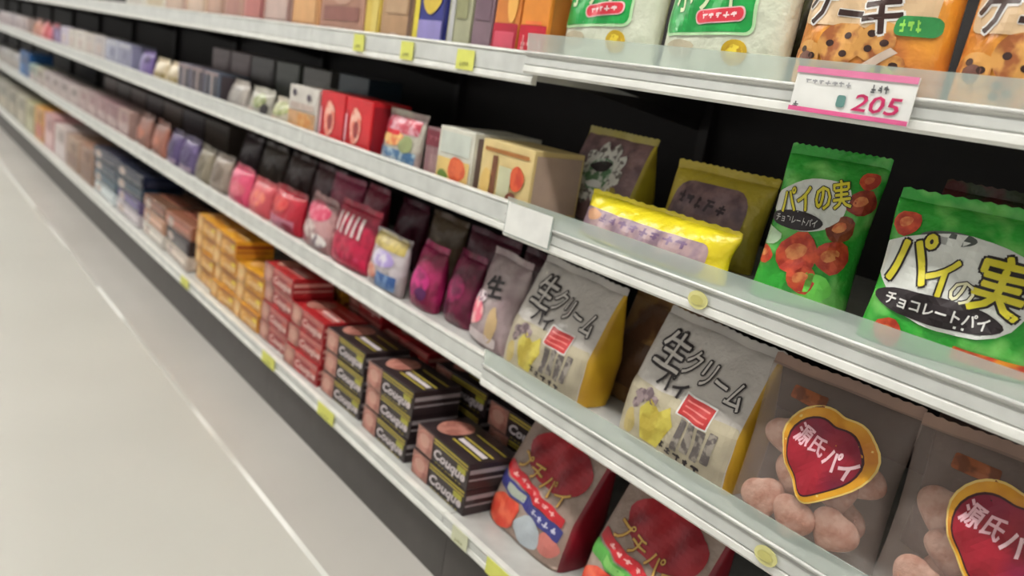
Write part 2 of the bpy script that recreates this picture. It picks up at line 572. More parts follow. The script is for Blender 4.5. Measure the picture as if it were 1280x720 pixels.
b = Bag('wafer_bag', 'mauve bag with thin yellow outline leaning between rosette bag and upright green bag', 'bag', -.885, .17, Z3, .19, .135, .045, soft((206, 184, 60), .3), 'sit', 6, 3, 4, phase=3.4)
b.print_on(rect(0, .07, .142, .1, .03), mat((140, 110, 112), .35, (104, 78, 84), 40, .42, .6), 'print_panel', 1)
b.print_on(dashes(-.01, .09, .1, 5, .016, -6, 5), mat((60, 40, 48), .4), 'small_print', 2)
b.print_on(rect(.01, .035, .12, .036, .01), mat((64, 116, 66), .35, (110, 130, 100), 30, .45, .6), 'green_band', 2)

# cream pie bags (third shelf)
FILMW = soft((208, 202, 196), .25, (190, 184, 178), 8, .35, .7)
GOLDG = mat((206, 164, 40), .3, (150, 104, 30), 9, .4, .75)
def cream_bag(X, yc, w, label, phase, rotz, dim=False):
    b = Bag('cream_pie_bag', label, 'bag', X, yc, Z2, w, .192, .05, FILMW, 'stand', 9, 0, rotz, 'cream pie bags on the third shelf',
            gusset=GOLDG, seal=mat((186, 180, 174), .25), phase=phase, wr=.003, lefttoo=False)
    b.print_on(rect(0.0, .05, w * .93, .088, .006), mat((186, 176, 150), .35, (160, 150, 130), 16, .4, .65), 'picture_panel', 1)
    iv = mat((226, 220, 214), .35)
    outlined(b, '生', -.056, .15, .058, .052, -3, iv, INK, .12, 4, inner=.012)
    outlined(b, 'クリーム', .036, .139, .122, .036, -8, iv, INK, .12, 4, inner=.012)
    b.print_on(text('パイ', -.026, .109, .056, .024, -8, .03), INK, 'lettering', 5)
    b.print_on(rect(.036, .092, .064, .034, .001, -2), PAPERW, 'label_border', 3)
    b.print_on(rect(.037, .092, .058, .029, .001, -2), mat((188, 52, 52), .35), 'red_label', 4)
    for k in range(3):
        b.print_on(rect(.038, .084 + k * .008, .046, .0022, 0, -2), mat((224, 130, 124), .4), 'label_line', 5)
    b.print_on(poly(place([(-.036, .002), (-.02, -.04), (.014, -.042), (.034, .0), (.02, .024), (.003, .01), (-.016, .024)], -.028, .056, 0)),
               mat((204, 190, 84), .4, (184, 164, 66), 40, .45, .6), 'pie_picture', 3)
    for k, (cx, cz, r) in enumerate([(-.072, .074, .013), (-.055, .082, .012), (-.04, .078, .009), (-.078, .06, .009)]):
        b.print_on(ell(cx, cz, r, r * .85, 0, 12, .08, k), mat((96, 78, 84), .4, (150, 132, 134), 70, .48, .58), 'berry_picture', 3)
    for k in range(4):
        b.print_on(rect(.022 + k * .019, .05 + (k % 2) * .003, .014, .046, .002, -3), mat((92, 84, 82), .4, (150, 142, 132), 80, .48, .58), 'printed_column', 3)
    b.print_on(dashes(.03, .02, .09, 5, .011, -6, 4), mat((48, 40, 42), .4), 'small_print', 3)
    b.print_on(ell(-.08, .03, .014, .02, 0, 14, .08, 7), mat((196, 176, 110), .4), 'printed_picture', 2)
    return b
cream_bag(-1.085, .085, .24, 'grey white cream pie bag with yellow side panel, left one of the pair', .3, -3)
cream_bag(-.77, .085, .235, 'grey white cream pie bag with red label beside the clear heart bags', 1.9, -3)
# bag left of them with pink print
b = Bag('cream_pie_bag', 'white bag with bright pink fruit print beside the dark magenta bags', 'bag', -1.282, .085, Z2, .148, .17, .042, soft((176, 160, 160), .28, (140, 116, 120), 12, .4, .65), 'sit', 8, 0, -8, phase=2.7)
b.print_on(text('生', .008, .12, .05, .04, 8, .03), INK, 'lettering', 3)
b.print_on(ell(-.03, .062, .03, .026, 0, 18, .06, 1), mat((240, 120, 140), .35, (250, 190, 190), 50, .48, .58), 'fruit_picture', 3)
b.print_on(ell(-.026, .092, .024, .014, 10, 16, .08, 3), mat((240, 226, 230), .3, (150, 100, 120), 110, .5, .58), 'printed_picture', 3)
b.print_on(ell(.034, .05, .016, .036, 0, 16, .06, 4), mat((206, 176, 130), .4), 'printed_picture', 2)
b.print_on(rect(0, .018, .11, .02, .006), mat((220, 206, 206), .35), 'printed_band', 2)

# clear bags with heart emblem and heart shaped pies inside
GOLD = mat((226, 164, 36), .3, (196, 122, 30), 18, .42, .62)
HRED = mat((150, 22, 40), .3, (112, 14, 56), 12, .42, .62)
PIE = mat((222, 176, 156), .55, (200, 140, 118), 60, .4, .65, bump=.3, bscale=120)
def pie_mesh():
    pts, _ = heart(0, 0, .062, .056)
    bm = bmesh.new()
    rows = [(.72, -.007), (1.0, -.002), (1.0, .002), (.72, .007)]
    R_ = [[bm.verts.new((x * f, y, z * f)) for x, z in pts] for f, y in rows]
    for a, c in zip(R_, R_[1:]):
        for i in range(40): bm.faces.new((a[i], a[(i + 1) % 40], c[(i + 1) % 40], c[i]))
    bm.faces.new(R_[0][::-1]); bm.faces.new(R_[3])
    return bm
def heart_bag(X, yc, label, phase, rotz):
    b = Bag('heart_pie_bag', label, 'bag', X - .018, yc, Z2, .206, .2, .048, CLEAR, 'sit', 7, 0, rotz, 'clear heart pie bags on the third shelf', phase=phase, wr=.004, seal=mat((150, 120, 104), .3))
    hz, hx = .122, .018
    b.print_on(heart(hx, hz, .122, .122, -6), mat((238, 206, 120), .3), 'emblem_rim', 1)
    b.print_on(heart(hx, hz, .117, .117, -6), GOLD, 'emblem_border', 2)
    b.print_on(heart(hx - .003, hz - .003, .099, .099, -6), mat((70, 20, 24), .35), 'emblem_line', 3)
    b.print_on(heart(hx - .003, hz - .003, .094, .094, -6), HRED, 'heart_emblem', 4)
    b.print_on(text('源氏', hx - .022, hz + .012, .042, .024, -14, .025), mat((240, 190, 200), .35), 'lettering', 5)
    b.print_on(text('パイ', hx + .022, hz + .0, .04, .026, -14, .035), mat((244, 206, 212), .35), 'lettering', 5)
    b.print_on(rect(-.03, .178, .05, .016, .003), mat((150, 84, 48), .35, (110, 60, 36), 60, .45, .58), 'brown_tag', 1)
    # pies packed in the bag
    rd = random.Random(int(phase * 100))
    first = None
    for (px, pz, py) in [(-.05, .032, -.02), (.0, .03, -.028), (.05, .034, -.018), (-.03, .072, .0), (.03, .074, .002), (.055, .1, .006), (-.055, .11, .008), (.0, .125, .012), (.04, .036, .022), (-.03, .034, .02)]:
        if first is None:
            first = bm_obj('pie', pie_mesh(), PIE, b.root, True); p = first
        else:
            p = first.copy(); COL.objects.link(p)
        p.location = (px, py + pz * b.tl, pz)
        p.rotation_euler = (rd.uniform(-.35, .1), rd.uniform(-.5, .5), rd.uniform(-.3, .3))
    return b
heart_bag(-.527, .06, 'clear bag of heart pies with gold rimmed red heart, beside the cream pie bags', .9, 4)
heart_bag(-.318, .07, 'clear bag of heart pies with dim red heart at the right edge of the photo', 2.5, 8)
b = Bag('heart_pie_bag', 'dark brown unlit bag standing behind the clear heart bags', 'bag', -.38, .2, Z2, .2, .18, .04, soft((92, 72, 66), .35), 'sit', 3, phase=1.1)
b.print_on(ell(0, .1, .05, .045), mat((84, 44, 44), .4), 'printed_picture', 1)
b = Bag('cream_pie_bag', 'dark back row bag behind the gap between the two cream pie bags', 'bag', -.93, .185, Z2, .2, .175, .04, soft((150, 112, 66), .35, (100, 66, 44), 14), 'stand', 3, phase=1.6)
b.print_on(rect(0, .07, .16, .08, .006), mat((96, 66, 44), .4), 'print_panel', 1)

# red bags on the base deck
def red_bag(X, yc, label, ribbon, phase, fruit):
    b = Bag('jam_biscuit_bag', label, 'bag', X, yc, Z1, .225, .205, .05, soft((168, 150, 138), .3, (142, 118, 106), 9, .35, .7), 'stand', 16, 0, -2,
            'red dome biscuit bags on the base deck', gusset=mat((128, 24, 36), .3, (96, 20, 30), 12, .4, .7), phase=phase, wr=.004, lefttoo=True)
    b.print_on(ell(0.012, .15, .085, .04, -4, 26, .02), mat((168, 28, 40), .28, (126, 18, 34), 14, .4, .65), 'red_dome', 2)
    outlined(b, 'プチパイ', 0.0, .118, .15, .03, -7, mat((224, 182, 92), .35), mat((120, 24, 30), .35), .05, 4)
    b.print_on(rect(-.004, .092, .19, .017, .004, -8), mat((196, 34, 44), .3), 'red_ribbon', 3)
    b.print_on(dashes(-.0, .092, .14, 7, .006, -8, 3), mat((236, 180, 176), .35), 'small_print', 4)
    b.print_on(rect(-.004, .07, .2, .022, .003, -7), ribbon[0], 'ribbon', 3)
    b.print_on(rect(-.04, .074, .05, .014, .002, -7), ribbon[1], 'ribbon_window', 4)
    b.print_on(dashes(.05, .064, .07, 4, .009, -7, 8), mat((206, 204, 222), .35), 'small_print', 4)
    b.print_on(ell(-.06, .032, .046, .03, 10, 18, .06, 2), mat((216, 70, 50), .3, (236, 110, 80), 26, .45, .6), 'fruit_picture', 2)
    b.print_on(ell(.02, .03, .036, .026, 0, 18, .06, 5), fruit, 'cream_picture', 2)
    b.print_on(ell(.075, .034, .026, .02, 0, 16, .06, 7), mat((206, 120, 110), .35), 'fruit_picture', 2)
    return b
red_bag(-1.04, .07, 'bag with red dome print and blue ribbon next to the black boxes', (mat((58, 60, 130), .3), mat((170, 176, 160), .35)), .5, mat((186, 194, 200), .35))
red_bag(-.78, .07, 'bag with red dome print and green ribbon at the bottom of the photo', (mat((86, 164, 70), .3), mat((130, 196, 100), .35)), 1.7, mat((150, 190, 170), .35))

# ------------------------------------------------------------------ top shelf, right-hand bay
Z4 = .983
def crisp_bag(X, label, phase, w=.215):
    b = Bag('crisp_bag', label, 'bag', X, .065, Z4, w, .25, .05, soft((222, 224, 206), .28, (206, 212, 190), 10, .35, .7), 'sit', 4, 0, -2, 'green label bags on the top shelf', phase=phase)
    b.print_on(rect(-.012, .118, .166, .13, .012, 3), mat((190, 232, 180), .35), 'label_border', 2)
    b.print_on(rect(-.012, .118, .158, .122, .01, 3), mat((28, 156, 70), .3), 'green_label', 3)
    outlined(b, 'ポテト', -.012, .116, .13, .06, 4, mat((222, 234, 190), .35), mat((20, 100, 50), .35), .03, 4)
    b.print_on(rect(.018, .08, .085, .02, .009, 6), mat((232, 190, 190), .35), 'flavour_pill_rim', 6)
    b.print_on(rect(.018, .08, .08, .0165, .008, 6), mat((216, 54, 70), .3), 'flavour_pill', 7)
    b.print_on(dashes(.018, .08, .06, 5, .008, 6, 2), mat((244, 214, 214), .35), 'small_print', 8)
    b.print_on(ell(.052, .034, .019, .017), mat((206, 170, 40), .3), 'round_badge', 3)
    b.print_on(ell(.052, .034, .013, .011, 0, 14, .1, 3), mat((236, 212, 70), .3, (190, 150, 30), 90, .48, .58), 'badge_centre', 4)
    b.print_on(ell(-.05, .034, .03, .012, 0, 16, .08, 2), mat((196, 186, 160), .35), 'printed_picture', 2)
    return b
crisp_bag(-1.068, 'white bag with green label and red pill beside the red orange boxes', .2)
crisp_bag(-.835, 'white bag with green label and red pill beside the orange cake bags', 1.3, .225)

def cake_bag(X, label, phase):
    b = Bag('cake_bag', label, 'bag', X, .065, Z4, .2, .25, .05, soft((224, 150, 52), .28, (196, 116, 56), 16, .42, .62), 'sit', 4, 0, -2, 'orange cake bags on the top shelf', phase=phase)
    dk = mat((58, 34, 28), .35)
    b.print_on(rect(.0, .1, .17, .05, .012, -2), mat((222, 190, 150), .35), 'print_panel', 1)
    outlined(b, 'ケ', -.056, .1, .046, .044, 0, dk, PAPERW, .1, 3, inner=.03)
    outlined(b, 'ー', -.01, .09, .034, .006, -4, dk, PAPERW, .14, 3, inner=.06)
    outlined(b, 'キ', .03, .092, .044, .046, 0, dk, PAPERW, .1, 3, inner=.03)
    b.print_on(rect(.07, .08, .044, .022, .008, 2), mat((50, 140, 74), .3), 'green_pill', 6)
    b.print_on(dashes(.064, .08, .024, 3, .012, 2, 5), mat((150, 214, 90), .35), 'small_print', 7)
    for k, (cx, cz, r) in enumerate([(-.066, .04, .022), (-.015, .055, .03), (.03, .06, .024), (.05, .03, .018), (-.03, .02, .016)]):
        b.print_on(ell(cx, cz, r * 1.1, r * .85, 15 * k, 16, .05, k), mat((216, 158, 84), .4, (160, 92, 48), 50, .45, .62), 'cake_picture', 2)
        for q in range(3):
            b.print_on(ell(cx + r * .5 * math.cos(q * 2.1 + k), cz + r * .4 * math.sin(q * 2.1 + k), .0055, .004, 0, 10), dk, 'chip_picture', 3)
    b.print_on(ell(-.066, .036, .012, .01, 0, 14, .1, 2), mat((120, 80, 70), .4), 'printed_picture', 3)
    b.print_on(poly([(.0, .022), (.05, .055), (.058, .05), (.01, .016)]), mat((226, 206, 190), .35), 'printed_slash', 3)
    b.print_on(text('10', .045, .024, .024, .016, 4, .03), mat((206, 214, 70), .35), 'lettering', 4)
    return b
cake_bag(-.612, 'orange cake bag standing directly above the pink price card', .6)
cake_bag(-.405, 'orange cake bag at the top right corner of the photo', 1.8)
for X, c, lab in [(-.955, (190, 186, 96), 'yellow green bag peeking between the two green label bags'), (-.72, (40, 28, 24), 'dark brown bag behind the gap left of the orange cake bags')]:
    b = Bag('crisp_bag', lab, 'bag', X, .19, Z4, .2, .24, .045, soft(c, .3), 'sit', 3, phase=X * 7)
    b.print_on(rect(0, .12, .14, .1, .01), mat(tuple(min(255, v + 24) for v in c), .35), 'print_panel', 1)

# ------------------------------------------------------------------ price cards
def price_card(name, X, Y, Z, w, h, m, label, tilt=0.0, group='yellow price tickets on the shelf lips'):
    r = empty(name, (X, Y, Z), (math.radians(tilt), 0, 0))
    tag(r, label, 'price tag', group)
    box_obj('card', -w/2, w/2, -.0012, 0, 0, h, m, r, .0003)
    return r
r = price_card('price_card', -.562, -.030, .956, .148, .05, TAGW, 'large white price card with pink bands reading 205', -3, None)
class _Flat(Thing):
    curved = False
    def __init__(s, root): s.root = root
    def mapto(s, face, p, q, e): return (p, -.0012 - e, q)
F_ = _Flat(r)
PK = mat((226, 96, 150), .4)
F_.print_on(rect(0, .0465, .148, .007), mat((232, 130, 172), .4), 'pink_band', 1)
F_.print_on(rect(0, .0025, .148, .005), PK, 'pink_band', 1)
F_.print_on(text('205', .034, .0175, .056, .018, 0, .012, .15), mat((196, 40, 96), .4), 'price_digits', 1)
F_.print_on(rect(-.0085, .0165, .011, .013, .003), mat((96, 140, 134), .4), 'printed_mark', 1)
F_.print_on(dashes(-.03, .0345, .06, 7, .005, 0, 2), mat((176, 176, 178), .4), 'small_print', 1)
F_.print_on(dashes(.034, .034, .022, 3, .008, 0, 3), mat((96, 96, 98), .4), 'small_print', 1)
F_.print_on(dashes(-.065, .008, .01, 1, .005, 0, 3), mat((110, 110, 112), .4), 'small_print', 1)

tk = [(-1.807, -.0015, .944, .05, 'yellow price ticket under the tan box on the top shelf'),
      (-1.59, -.0015, .942, .05, 'yellow price ticket under the blue box on the top shelf'),
      (-1.373, -.0015, .941, .058, 'yellow price ticket under the red orange boxes on the top shelf'),
      (-2.764, -.0515, .122, .08, 'yellow price ticket below the yellow boxes'),
      (-2.03, -.0515, .121, .085, 'yellow price ticket below the red boxes'),
      (-1.675, -.0515, .121, .085, 'yellow price ticket below the black boxes'),
      (-1.105, -.0515, .121, .05, 'small pale ticket below the nearest black box stack'),
      (-.955, -.0515, .12, .13, 'wide yellow price ticket below the red dome bags')]
for X, Y, Z, w, lab in tk:
    h = .036 if Z > .9 else .03
    r = price_card('price_ticket', X, Y - .0005, Z, w, h, TAGY if 'pale' not in lab else mat((220, 222, 190), .45), lab)
    f = _Flat(r)
    f.print_on(dashes(0, h * .3, w * .5, 4, h * .2, 0, 3), mat((150, 150, 80), .5), 'small_print', 1)
for X, Y, Z, lab in [(-.722, -.0135, .684, 'round pale yellow sticker on the lip under the green bags'), (-.536, -.0135, .41, 'round pale yellow sticker on the lip under the clear heart bags')]:
    r = empty('price_sticker', (X, Y, Z))
    tag(r, lab, 'price tag', 'round stickers on the lips')
    f = _Flat(r)
    bm = bmesh.new()
    bmesh.ops.create_cone(bm, cap_ends=True, segments=24, radius1=.017, radius2=.017, depth=.001,
                          matrix=Matrix.Translation((0, -.0006, .013)) @ Matrix.Diagonal((1, 1, .72, 1)) @ Matrix.Rotation(math.pi / 2, 4, 'X'))
    bm_obj('disc', bm, mat((226, 222, 150), .4), r)
    f.print_on(ell(0, .013, .011, .006), mat((206, 200, 120), .4), 'printed_ring', 1)

r = price_card('white_rectangle', -1.1, -.016, .686, .12, .052, TAGW, 'plain white rectangle on the lip at the shelf joint under the rosette bag', -2, None)  # thin plain white rectangle on the lip, clear slab behind it
box_obj('clear_backing', -.062, .062, -.0004, .0012, -.002, .05, GUARD, r)
# ------------------------------------------------------------------ stacked flat boxes on the base deck
def stack_box_proto(name, base, pic, line, letter, endc, accent):
    b = Box(name, '', 'box', -.096, .096, 0, 0, .052, .115, base)
    w, h, d = b.w, b.h, b.d
    b.print_on(ell(-.064, .026, .03, .0235, 0, 18, .03), pic[0], 'biscuit_picture', 2)
    b.print_on(ell(-.064, .028, .02, .014, 0, 14, .05, 2), pic[1], 'biscuit_picture', 3)
    b.print_on(rect(-.064, .026, .062, .05), mat(tuple(round(255 * (v ** (1 / 2.2)) * .86) for v in pic[0].node_tree.nodes['Color Ramp'].color_ramp.elements[0].color[:3]), .4), 'picture_panel', 1)
    b.print_on(rect(.032, .047, .124, .0035), line, 'gold_line', 1)
    b.print_on(rect(.032, .0405, .124, .003), line, 'gold_line', 1)
    b.print_on(rect(.074, .031, .03, .012, .002), accent, 'accent_patch', 1)
    b.print_on(text('Couque', .032, .019, .112, .025, 0, .03, .25), letter, 'lettering', 2)
    b.print_on(dashes(.03, .0035, .1, 8, .003, 0, 2), line, 'small_print', 1)
    b.print_on(rect(0, .036, d * .96, .009), endc, 'end_stripe', 1, 'right')
    b.print_on(rect(0, .02, d * .96, .004), endc, 'end_stripe', 1, 'right')
    b.print_on(ell(-.05, 0, .034, .04, 0, 18, .03), pic[0], 'biscuit_picture', 1, 'top')
    for k in range(3):
        b.print_on(rect(.04, -.03 + k * .028, .1, .005), line, 'gold_line', 1, 'top')
    b.print_on(rect(.04, -.016, .09, .012), letter, 'name_strip', 1, 'top')
    return b
pinkb = (mat((190, 132, 118), .4, (160, 100, 88), 50, .42, .6), mat((206, 156, 140), .4))
protos = {
    'black': stack_box_proto('biscuit_box', mat((52, 40, 42), .3), pinkb, mat((196, 176, 70), .3), mat((222, 210, 214), .35), mat((160, 150, 152), .35), mat((176, 170, 60), .35)),
    'red': stack_box_proto('biscuit_box', mat((176, 36, 40), .3, (150, 28, 34), 20, .4, .6), pinkb, mat((226, 150, 140), .3), mat((236, 200, 192), .35), mat((226, 160, 150), .35), mat((200, 80, 70), .35)),
    'yellow': stack_box_proto('biscuit_box', mat((226, 166, 46), .3, (206, 140, 40), 16, .4, .6), (mat((228, 176, 110), .4, (210, 150, 80), 50, .42, .6), mat((236, 196, 130), .4)),
                              mat((168, 92, 40), .3), mat((250, 214, 150), .35), mat((160, 70, 40), .35), mat((246, 216, 60), .35)),
}
used = {}
STK = [  # colour, x centre, front y, levels, base label
    ('black', -1.245, -.02, 2, 'nearest black stack beside the red dome bags'),
    ('black', -1.468, -.02, 3, 'middle black stack'),
    ('black', -1.69, -.015, 3, 'black stack touching the red boxes'),
    ('red', -1.9, -.02, 3, 'red stack touching the black boxes'),
    ('red', -2.1, -.015, 4, 'red stack touching the yellow boxes'),
    ('yellow', -2.3, -.02, 3, 'yellow stack touching the red boxes'),
    ('yellow', -2.5, -.02, 4, 'middle yellow stack'),
    ('yellow', -2.7, -.015, 4, 'leftmost yellow stack'),
    ('black', -1.2, .125, 3, 'black stack in the back row, right one'),
    ('black', -1.42, .125, 3, 'black stack in the back row, left one'),
    ('red', -1.66, .125, 3, 'red stack in the back row, right one'),
    ('red', -1.87, .125, 4, 'red stack in the back row, left one'),
    ('yellow', -2.1, .125, 4, 'yellow stack in the back row'),
]
LV = {2: ['bottom', 'top'], 3: ['bottom', 'middle', 'top'], 4: ['bottom', 'second from bottom', 'third from bottom', 'top']}
rj = random.Random(3)
for colr, xc, yf, n, base in STK:
    for k in range(n):
        if colr in used: o = copy_tree(protos[colr].root)
        else: o = protos[colr].root; used[colr] = 1
        o.location = (xc + rj.uniform(-.004, .004), yf + .0575 + rj.uniform(-.003, .006), Z1 + .0005 + k * .0535)
        o.rotation_euler = (0, 0, rj.uniform(-.035, .035))
        o['label'] = '%s biscuit box, %s of the %s' % (colr, LV[n][k], base)
        o['group'] = '%s biscuit boxes stacked on the base deck' % colr

# ------------------------------------------------------------------ upright cartons and packs, left-hand bays
SIDE = {}
def carton(name, X0, X1, yf, z, h, d, base, label, panels=(), group=None, rot=0.0, side=None, cat='box'):
    """panels: list of (kind, fx, fz, fw, fh, colour[, colour2]) in fractions of the front face"""
    gap = .002
    b = Box(name, label, cat, X0 + gap, X1 - gap, yf, z + .0005, h, d, mat(base, .35) if isinstance(base, tuple) else base, group, rot)
    lay = 1
    for p in panels:
        kind, fx, fz, fw, fh, c = p[:6]
        m = mat(c, .35) if len(p) < 7 else mat(c, .35, p[6], 45, .44, .6)
        cx, cz, w_, h_ = fx * b.w, fz * h, fw * b.w, fh * h
        if kind == 'r': b.print_on(rect(cx, cz, w_, h_, .002), m, 'print_panel', lay)
        elif kind == 'e': b.print_on(ell(cx, cz, w_ / 2, h_ / 2, 0, 16, .05, lay), m, 'printed_picture', lay)
        elif kind == 'd': b.print_on(dashes(cx, cz, w_, max(2, int(w_ / .014)), h_, 0, lay), m, 'small_print', lay)
        elif kind == 't': b.print_on(text(p[6], cx, cz, w_, h_, 0, .02), mat(c, .35), 'lettering', lay)
        lay += 1
    if side: b.print_on(rect(0, h / 2, d * .9, h * .85), mat(side, .4), 'side_panel', 1, 'right')  # right face in a darker tone, side shade painted into the colour
    return b

def pouch(name, X0, X1, yf, z, h, T, base, label, panels=(), group=None, lean=5, kind='sit', cat='bag', base2=None, seal=None):
    w = X1 - X0 - .004
    m = soft(base, .3, base2, 22, .42, .6) if base2 else soft(base, .3)
    b = Bag(name, label, cat, (X0 + X1) / 2, yf + T, z + .0005, w, h - .012, T, m, kind, lean, 0, random.uniform(-5, 3), group, phase=X0 * 9, na=44, nv=22, seal=seal, wr=.0015)
    lay = 1
    for p in panels:
        kd, fx, fz, fw, fh, c = p[:6]
        mm = mat(c, .35) if len(p) < 7 else mat(c, .35, p[6], 45, .44, .6)
        cx, cz, w_, h_ = fx * w, fz * h, fw * w, fh * h
        if kd == 'r': b.print_on(rect(cx, cz, w_, h_, .004), mm, 'print_panel', lay)
        elif kd == 'e': b.print_on(ell(cx, cz, w_ / 2, h_ / 2, 0, 16, .05, lay), mm, 'printed_picture', lay)
        elif kd == 'd': b.print_on(dashes(cx, cz, w_, max(2, int(w_ / .014)), h_, 0, lay), mm, 'small_print', lay)
        elif kd == 't': b.print_on(text(p[6], cx, cz, w_, h_, 0, .02), mat(c, .35), 'lettering', lay)
        lay += 1
    return b

# --- second shelf, left of the joint
yS = .03
carton('biscuit_carton', -1.325, -1.165, yS, Z3, .118, .115, (224, 200, 140), 'cream carton with orange picture next to the shelf joint',
       [('r', 0, .86, .86, .06, (170, 110, 50)), ('r', -.2, .45, .1, .66, (120, 70, 40)), ('r', .02, .4, .24, .5, (206, 206, 170)), ('e', .26, .52, .26, .38, (214, 90, 50), (190, 60, 36)),
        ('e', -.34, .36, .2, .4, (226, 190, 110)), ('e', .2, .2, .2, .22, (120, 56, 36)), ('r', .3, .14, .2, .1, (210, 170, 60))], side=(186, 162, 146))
carton('biscuit_carton', -1.478, -1.35, yS, Z3, .121, .16, (222, 220, 206), 'white carton with green and orange fruit picture left of the cream carton',
       [('r', 0, .76, .84, .34, (206, 212, 202)), ('r', 0, .28, .92, .46, (228, 196, 120)), ('e', .12, .36, .5, .4, (220, 104, 60), (200, 80, 44)), ('e', -.26, .2, .3, .22, (110, 140, 60)), ('e', .1, .12, .2, .14, (190, 70, 50))],
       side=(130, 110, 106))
carton('biscuit_carton', -1.575, -1.492, .06, Z3, .108, .14, (150, 112, 116), 'mauve carton set back between the colourful bag and the white carton',
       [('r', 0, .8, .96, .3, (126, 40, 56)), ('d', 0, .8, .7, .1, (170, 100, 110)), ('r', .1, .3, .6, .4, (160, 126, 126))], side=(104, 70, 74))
pouch('candy_bag', -1.76, -1.585, .03, Z3, .125, .03, (196, 190, 176), 'colourful red white and blue candy bag beside the red cartons',
      [('r', 0, .76, .9, .26, (176, 50, 70), (214, 170, 180)), ('r', 0, .2, .92, .28, (70, 110, 150), (170, 190, 200)), ('e', -.05, .52, .6, .26, (214, 120, 70), (226, 190, 120)), ('r', -.12, .62, .4, .08, (206, 40, 50)), ('e', .28, .46, .26, .3, (150, 160, 110)), ('d', -.1, .16, .5, .1, (226, 230, 232))], base2=(160, 140, 136))
for X0, X1, lab in [(-1.902, -1.768, 'bright red carton with pale vertical oval beside the colourful candy bag'), (-2.045, -1.908, 'bright red carton with pale vertical oval next to the tall white carton')]:
    carton('biscuit_carton', X0, X1, yS, Z3, .13, .1, (206, 30, 40), lab,
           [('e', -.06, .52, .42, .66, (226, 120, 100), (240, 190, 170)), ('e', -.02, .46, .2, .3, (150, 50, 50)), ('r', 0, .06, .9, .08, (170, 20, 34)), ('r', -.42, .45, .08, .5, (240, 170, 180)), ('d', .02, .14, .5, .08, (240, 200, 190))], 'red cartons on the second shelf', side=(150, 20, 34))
carton('biscuit_carton', -2.245, -2.06, yS, Z3, .126, .12, (216, 210, 202), 'tall white and tan carton left of the red cartons',
       [('r', 0, .26, .94, .46, (206, 160, 116), (180, 140, 100)), ('e', -.3, .85, .14, .14, (60, 50, 70)), ('e', .22, .8, .14, .14, (80, 66, 84)), ('e', .1, .32, .5, .3, (196, 130, 60), (214, 170, 110)), ('r', 0, .6, .8, .12, (196, 176, 166))], side=(150, 120, 116))
pouch('snack_pack', -2.42, -2.26, .03, Z3, .078, .03, (196, 186, 168), 'small beige pack with olive green dome left of the tall white carton',
      [('e', 0, .62, .8, .5, (140, 146, 90), (190, 190, 150)), ('e', -.2, .2, .4, .3, (206, 180, 160))])
pouch('snack_pack', -2.6, -2.43, .03, Z3, .088, .03, (176, 172, 160), 'grey beige pack with olive patch, right of the plain grey pack',
      [('e', .1, .6, .5, .5, (120, 130, 84), (176, 176, 140)), ('e', .35, .35, .2, .4, (60, 56, 56)), ('e', -.2, .2, .4, .3, (206, 190, 180))])
pouch('snack_pack', -2.8, -2.61, .03, Z3, .092, .03, (172, 164, 156), 'plain grey beige pack right of the dark striped cartons',
      [('r', 0, .5, .7, .5, (160, 154, 148)), ('d', 0, .7, .5, .1, (136, 130, 128))])
for q, (X0, X1, c, lab) in enumerate([(-2.96, -2.81, (88, 96, 112), 'slate carton with pale vertical stripes next to the plain grey pack'),
                        (-3.11, -2.965, (100, 92, 104), 'slate carton with pale vertical stripes, middle one of three'),
                        (-3.26, -3.115, (122, 118, 132), 'slate carton with pale vertical stripes next to the beige packs')]):
    carton('biscuit_carton', X0, X1, yS, Z3, .1, .1, c, lab, [('r', -.28, .5, .14, .8, (60, 44, 52)), ('r', .05, .5, .12, .8, (170, 150, 140)), ('r', .32, .5, .12, .8, (56, 48, 56)), ('r', 0, .93, .94, .1, (150, 130, 130))],
           'slate striped cartons', side=(70, 60, 66))
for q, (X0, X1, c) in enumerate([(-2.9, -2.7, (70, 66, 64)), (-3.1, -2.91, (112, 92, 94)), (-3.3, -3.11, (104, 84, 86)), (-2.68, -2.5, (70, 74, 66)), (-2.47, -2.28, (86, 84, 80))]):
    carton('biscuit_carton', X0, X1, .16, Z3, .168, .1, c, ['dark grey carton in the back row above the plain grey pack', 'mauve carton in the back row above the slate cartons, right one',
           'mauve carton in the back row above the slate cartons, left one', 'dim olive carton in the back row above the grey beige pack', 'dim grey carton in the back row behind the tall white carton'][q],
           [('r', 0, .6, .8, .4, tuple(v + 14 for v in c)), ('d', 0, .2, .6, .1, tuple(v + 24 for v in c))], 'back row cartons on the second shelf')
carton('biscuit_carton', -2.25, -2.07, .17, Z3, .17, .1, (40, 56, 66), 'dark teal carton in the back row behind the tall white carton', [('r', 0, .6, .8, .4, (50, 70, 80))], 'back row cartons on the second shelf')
for q, X0 in enumerate((-3.66, -3.48)):
    pouch('snack_pack', X0, X0 + .175, .03, Z3, .092, .03, (206, 190, 160), ['beige pack with olive foot next to the purple pack', 'beige pack with olive foot next to the slate cartons'][q],
          [('r', 0, .25, .9, .36, (140, 124, 80), (180, 160, 120)), ('e', .1, .68, .5, .34, (226, 214, 190))], 'beige packs on the second shelf')
pouch('snack_pack', -3.92, -3.67, .03, Z3, .105, .03, (112, 92, 150), 'purple pack with pale streak on the second shelf', [('r', -.1, .5, .16, .7, (176, 166, 204)), ('e', .2, .7, .4, .3, (70, 52, 100)), ('d', 0, .2, .6, .1, (150, 140, 180))])
